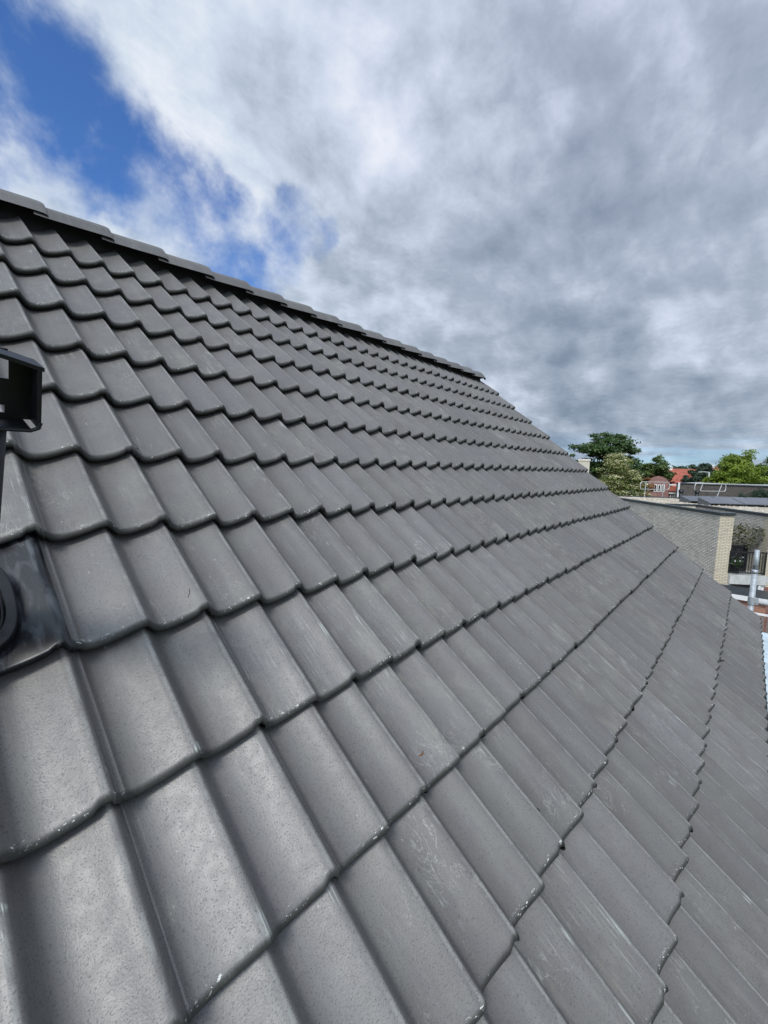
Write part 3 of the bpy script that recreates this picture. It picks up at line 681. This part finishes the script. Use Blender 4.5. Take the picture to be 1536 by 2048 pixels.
guard(onroof(1280, 27.6), onroof(1338, 27.9), 1.0, 'aluminium guard rail loop at the rear roof edge before the cream blossoming tree', .05)
guard(onroof(1389, 27.2), onroof(1451, 27.4), .98, 'aluminium guard rail loop at the rear roof edge before the long dark wall', .30)

# ================================================================ LOW STUFF on the right below the eaves
po = empty('porch', at(1484, 1186, 15.2), 'small flat porch with dark felt roof and white fascia below the balcony', 'porch')
q = at(1484, 1186, 15.2); zp = q.z
b = MB(); b.box(-.6, .8, -.75, .65, -.04, .05); b.build('roof', M_trim, po)
b = MB(); b.box(-.64, -.603, -.75, .65, -.12, .04); b.box(-.6, .8, .653, .69, -.12, .04); b.build('fascia', M_white, po)
b = MB(); b.box(-.5, .8, -.65, .55, -zp, -.045); b.build('wall', brick_mat('orange_brick', (.42, .17, .09), (.34, .13, .08), (.28, .25, .22), 'y', .2), po)
q = at(1560, 1236, 13.5)
fe = empty('fence', (q.x, q.y, 0), 'low slatted fence with white top rail beyond the right eaves', 'fence')
b = MB(); b.box(-.03, .03, -1.4, 1.0, q.z - .03, q.z + .03); b.build('top_rail', M_white, fe)
b = MB()
for i in range(17): b.box(-.02, .02, -1.38 + i * .145, -1.30 + i * .145, 0, q.z - .035)
b.build('slats', plain('greybrown_board', (.20, .16, .15), .8), fe)
# corrugated translucent sheeting over the lean-to
sh = empty('lean_to_canopy', (9.6, -1.9, 0), 'pale corrugated sheet canopy below the eaves on the right', 'canopy')
b = MB(); nx, ny = 80, 8; x0, x1, y0, y1 = -2.6, 3.2, -1.6, 1.62
vs = [(x0 + (x1 - x0) * i / nx, y0 + (y1 - y0) * j / ny, 4.25 + .25 * j / ny + .025 * math.sin(i * 2 * math.pi / 2.01 * .5)) for i in range(nx + 1) for j in range(ny + 1)]
b.add(vs, [(i * (ny + 1) + j, (i + 1) * (ny + 1) + j, (i + 1) * (ny + 1) + j + 1, i * (ny + 1) + j + 1) for i in range(nx) for j in range(ny)])
b.build('sheet', plain('pale_blue_sheet', (.44, .52, .56), .45, var=.15, scale=2.5), sh, True)
b = MB()
for x in (-2.5, 3.1):
    for y in (-1.5, 1.45): b.box(x - .05, x + .05, y - .05, y + .05, 0, 4.2)
b.build('posts', M_white, sh)

# ================================================================ BACKGROUND: long dark building, red houses, lamp, chimney
qa, qb = at(1353, 966.5, 43), at(1680, 970, 35)
d = Vector((qb.x - qa.x, qb.y - qa.y, 0)); ln = d.length; ba = math.atan2(d.y, d.x)
db = empty('long_building', (qa.x, qa.y, 0), 'long low dark brown brick building with pale flat roof edge', 'building', rz=ba)
b = MB(); b.box(0, ln, 0, 9, 0, qa.z - .04); b.build('wall', M_dkbrick, db)
b = MB(); b.box(-.1, ln, -.08, 9, qa.z - .036, qa.z + .05); b.build('roof_edge', M_trim, db)
b = MB(); b.box(.8, ln, .3, 8.6, qa.z + .054, qa.z + .10); b.build('roof', M_roofmem, db)
b = MB(); b.box(.18, .34, -.20, -.082, 0, qa.z + .10); b.build('downpipe', M_white, db)

def gable_house(px, D_, wdt, dep, z_e, z_r, rz, label, wins=0, dormer=False):
    q = at(px, 950, D_); h = empty('red_roofed_house', (q.x, q.y, 0), label, 'house', 'red roofed houses beyond the flat roofs', rz=rz)
    b = MB(); b.box(-wdt / 2, wdt / 2, -dep / 2, dep / 2, 0, z_e)
    b.add([(-wdt / 2, -dep / 2, z_e), (-wdt / 2, dep / 2, z_e), (-wdt / 2, 0, z_r - .1), (wdt / 2, -dep / 2, z_e), (wdt / 2, dep / 2, z_e), (wdt / 2, 0, z_r - .1)], [(0, 2, 1), (3, 4, 5)])
    b.build('wall', plain('pinkish_brick', (.30, .15, .12), .85, var=.2, scale=3), h)
    b = MB(); e = .35
    for s in (-1, 1):
        n_ = 40; vs = []
        for i in range(n_ + 1):
            x = -wdt / 2 - .2 + (wdt + .4) * i / n_; dz = .03 * (i % 2)
            vs += [(x, s * (dep / 2 + e), z_e - .25 + dz), (x, 0, z_r + dz)]
        b.add(vs, [((2 * i, 2 * i + 2, 2 * i + 3, 2 * i + 1) if s < 0 else (2 * i, 2 * i + 1, 2 * i + 3, 2 * i + 2)) for i in range(n_)])
    ro = b.build('roof', M_redtile, h)
    b = MB(); b.box(-wdt / 2 + .2, -wdt / 2 + .75, -.3, .3, z_r - .5, z_r + .35); b.build('chimney', M_white, ro)
    for i in range(wins):
        x = -wdt / 2 + wdt * (i + .5) / wins
        b = MB(); b.box(x - .55, x + .55, -dep / 2 - .06, -dep / 2 - .004, z_e - 2.0, z_e - .6); f_ = b.build('window', M_white, h)
        b = MB(); b.box(x - .45, x - .04, -dep / 2 - .075, -dep / 2 - .062, z_e - 1.9, z_e - .7); b.box(x + .04, x + .45, -dep / 2 - .075, -dep / 2 - .062, z_e - 1.9, z_e - .7); b.build('pane', M_glass, f_)
    return h
faz = math.atan2(fwd.y, fwd.x) - math.pi / 2
vaz = lambda px: math.atan2(at(px, 950, 1).y, at(px, 950, 1).x) - math.pi / 2
gable_house(1364, 62, 4.0, 7, 6.4, 8.95, vaz(1364) + .1, 'house with the broad bright red tiled roof left of the lamp post', 3)
gable_house(1437, 72, 2.6, 6, 6.8, 9.6, vaz(1437) - .3, 'small piece of red roofed house between the dark tree and the lime green tree', 2)
gable_house(1303, 66, 3.0, 7, 6.2, 8.4, vaz(1299) + .2, 'red roofed house mostly hidden behind the cream blossoming tree', 3)
# brick house with rounded gable and tall white windows behind the guard rail
q = at(1319, 960, 46); ph = empty('brick_house', (q.x, q.y, 0), 'pink brick house front with rounded gable and tall white windows', 'house', rz=vaz(1319))
b = MB(); pr = [Vector((-1.05, 0, 0)), Vector((1.9, 0, 0)), Vector((1.9, 0, 6.35)), Vector((.85, 0, 6.4))]
pr += [Vector((-.1 + .95 * math.cos(a_), 0, 7.1 + .75 * math.sin(a_))) for a_ in np.linspace(0, math.pi, 10)] + [Vector((-1.05, 0, 6.4))]
b.prism(pr, (0, 0, 0), (0, 4, 0)); b.build('wall', plain('pink_brick', (.27, .14, .125), .85, var=.22, scale=5), ph)
for x, z0, z1 in ((-.30, 6.15, 6.95), (.05, 6.15, 6.95), (.4, 6.15, 6.95), (1.25, 5.45, 5.95), (1.6, 5.45, 5.95)):
    b = MB(); b.box(x - .14, x + .14, -.05, -.003, z0, z1); f_ = b.build('window', M_white, ph)
    b = MB(); b.box(x - .07, x + .07, -.065, -.052, z0 + .08, z1 - .08); b.build('pane', M_glass, f_)
b = MB(); b.box(.95, 1.95, -.25, -.002, 6.02, 6.12); b.box(.9, 1.98, -.25, 1.5, 6.9, 7.0); b.build('cornice', M_white, ph)
b = MB(); b.box(.95, 1.9, -.2, -.002, 6.3, 6.75); b.build('bay_roof', M_redtile, ph)

lp = empty('street_lamp', (at(1417, 960, 50).x, at(1417, 960, 50).y, 0), 'pale grey street lamp post with one horizontal arm', 'street lamp', rz=vaz(1417))
zt_ = at(1417, 944.5, 50).z
b = MB(); b.tube([(0, 0, 0), (0, 0, zt_)], [.10, .075], 12); b.build('post', M_concrete, lp, True)
b = MB(); b.tube([(0, 0, zt_ - .02), (-.55, 0, zt_ + .03)], .05, 8); b.build('arm', M_concrete, lp, True)
b = MB(); b.prism([Vector((-.5, -.12, zt_ + .09)), Vector((-.5, .12, zt_ + .09)), Vector((-1.05, .09, zt_ + .06)), Vector((-1.05, -.09, zt_ + .06))], (0, 0, -.09), (0, 0, 0)); b.build('lamp_head', M_concrete, lp)
q = at(1168, 928, 30); co = empty('rendered_chimney', (q.x, q.y, 0), 'pale beige square chimney stack peeking over the roof verge', 'chimney', rz=vaz(1168))
b = MB(); b.box(-.36, .36, -.36, .36, 0, at(1168, 922, 30).z); b.build('stack', plain('beige_render', (.55, .50, .42), .85, var=.08), co)
b = MB(); zc = at(1168, 922, 30).z; b.box(-.40, .40, -.40, .40, zc + .002, zc + .13); b.build('coping', plain('pale_cap', (.66, .62, .55), .8), co)

# ================================================================ TREES
def tree(name, px, py_top, D_, width, label, mat, seed, n, size, clumps, zbase_frac=.35, flat=.5, cat='tree', layered=False, blossom=None, sparse=.55, cr=(.16, .30), tint2=None, trunk_r=.22, flatc=(.55, .8)):
    r = random.Random(seed); q = at(px, 950, D_); top = at(px, py_top, D_).z
    o = empty(name, (q.x, q.y, 0), label, cat, 'trees beyond the flat roofs' if cat == 'tree' else None, rz=vaz(px))
    hw = width / 2; z0 = top * zbase_frac; cl = []; limbs = []
    for i in range(clumps):
        if layered:
            f_ = i / clumps; zz = z0 + (top - z0) * (.05 + .9 * f_) * r.uniform(.93, 1.04); rr_ = hw * (1 - f_ * .72) * math.sqrt(r.random()); a_ = r.uniform(0, 6.28)
            c = (rr_ * math.cos(a_), rr_ * math.sin(a_) * .8, zz + r.uniform(-.12, .12)); s = hw * r.uniform(.20, .34) * (1 - .3 * f_); rad = (s, s * .9, s * r.uniform(.38, .6))
        else:
            u_ = r.uniform(-1, 1); a_ = r.uniform(0, 6.28); rr_ = (.25 + .75 * r.random() ** .6); e = math.sqrt(1 - u_ * u_)
            c = (hw * .80 * rr_ * e * math.cos(a_), hw * .80 * rr_ * e * math.sin(a_), (z0 + top) / 2 + (top - z0) / 2 * .84 * u_ * rr_)
            s = hw * r.uniform(*cr); rad = (s * r.uniform(.9, 1.3), s, s * r.uniform(*flatc))
        cl.append((c, rad)); limbs.append(c)
    cro = leaves('crown', mat, cl, n, size, o, seed=seed, flat=flat, shell=sparse)
    b = MB(); b.tube([(0, 0, 0), (.05, .02, top * .3), (0, 0, top * .62)], [trunk_r, trunk_r * .8, trunk_r * .45], 8)
    for c in limbs[::3]:
        zb = min(c[2] - .3, top * .5) * r.uniform(.75, 1); b.tube([(0, 0, zb), (c[0] * .5, c[1] * .5, (zb + c[2]) / 2 + .1), c], [trunk_r * .35, trunk_r * .2, .02], 5)
    b.build('trunk', M_bark, o)
    if blossom:
        bc = [((c[0], c[1], c[2] + rad[2] * .5), (rad[0] * 1.04, rad[1] * 1.04, rad[2] * .55)) for c, rad in cl]
        leaves('blossom', blossom, bc, int(n * .65), size * 1.0, o, seed=seed + 1, flat=2.5, shell=.4)
    return o
tree('broadleaf_tree', 1205, 858, 52, 9.4, 'tall dark green tree with tiered branches, rising highest behind the roof verge', M_lf['deep'], 21, 19000, .17, 110, .50, sparse=.25, cr=(.10, .26), flatc=(.28, .5))
tree('broadleaf_tree', 1262, 914, 58, 8.4, 'dark green tree behind the cream blossoming tree, lower than the tiered one', M_lf['deep'], 22, 10000, .19, 50, .3)
tree('dogwood_tree', 1236, 906, 36, 7.0, 'wide layered tree with cream blossom in front of the tall dark tree', leaf_mat('leaf_yellow_green', (.14, .19, .04), (.26, .30, .08)), 23, 15000, .09, 120, .22, layered=True, blossom=M_lf['cream'], flat=1.5)
tree('broadleaf_tree', 1312, 905, 50, 4.6, 'slender loose mid green tree beside the broad red roof', M_lf['mid'], 24, 8000, .15, 44, .55, sparse=.2, cr=(.16, .34), trunk_r=.12)
tree('broadleaf_tree', 1296, 938, 44, 1.8, 'small rusty orange leaved tree right of the cream blossoming tree', M_lf['rust'], 25, 1500, .08, 16, .62, trunk_r=.08)
tree('broadleaf_tree', 1342, 952, 50, 1.1, 'small rusty orange leaved tree in front of the broad red roof', M_lf['rust'], 26, 900, .08, 10, .70, trunk_r=.07)
tree('conifer_tree', 1400, 920, 54, 4.6, 'blackish green tree behind the street lamp', M_lf['blue'], 27, 13000, .16, 60, .50, layered=False, sparse=.4)
tree('broadleaf_tree', 1473, 893, 44, 5.9, 'bright lime green tree at the right, behind the long dark building', M_lf['lime'], 28, 19000, .115, 80, .50, sparse=.4, cr=(.16, .30))
tree('broadleaf_tree', 1542, 908, 50, 6.0, 'dark green tree cut by the right picture edge, behind the lime tree', M_lf['deep'], 29, 10000, .15, 50, .5)
tree('broadleaf_shrub', 1530, 968, 33.5, 2.6, 'dark green bush in front of the long dark building at the right edge', M_lf['blue'], 30, 5000, .06, 40, .72, cat='shrub', trunk_r=.06)
tree('broadleaf_shrub', 1492, 981, 32, 1.5, 'low rounded green bush left of the larger bush at the right edge', M_lf['blue'], 31, 2200, .05, 20, .80, cat='shrub', trunk_r=.05)
# far wooded skyline
fw = []
for i in range(150):
    px = 900 + i * 8 + random.uniform(-4, 4); D_ = random.uniform(150, 210); q = at(px, 950, D_); t_ = random.uniform(9.5, 12.5)
    fw.append(((q.x, q.y, t_ * .55), (random.uniform(4, 7), random.uniform(4, 7), t_ * .45)))
o = leaves('far_woodland', M_lf['blue'], fw, 30000, 1.5, None, seed=40, shell=.5); tag(o, kind='stuff')
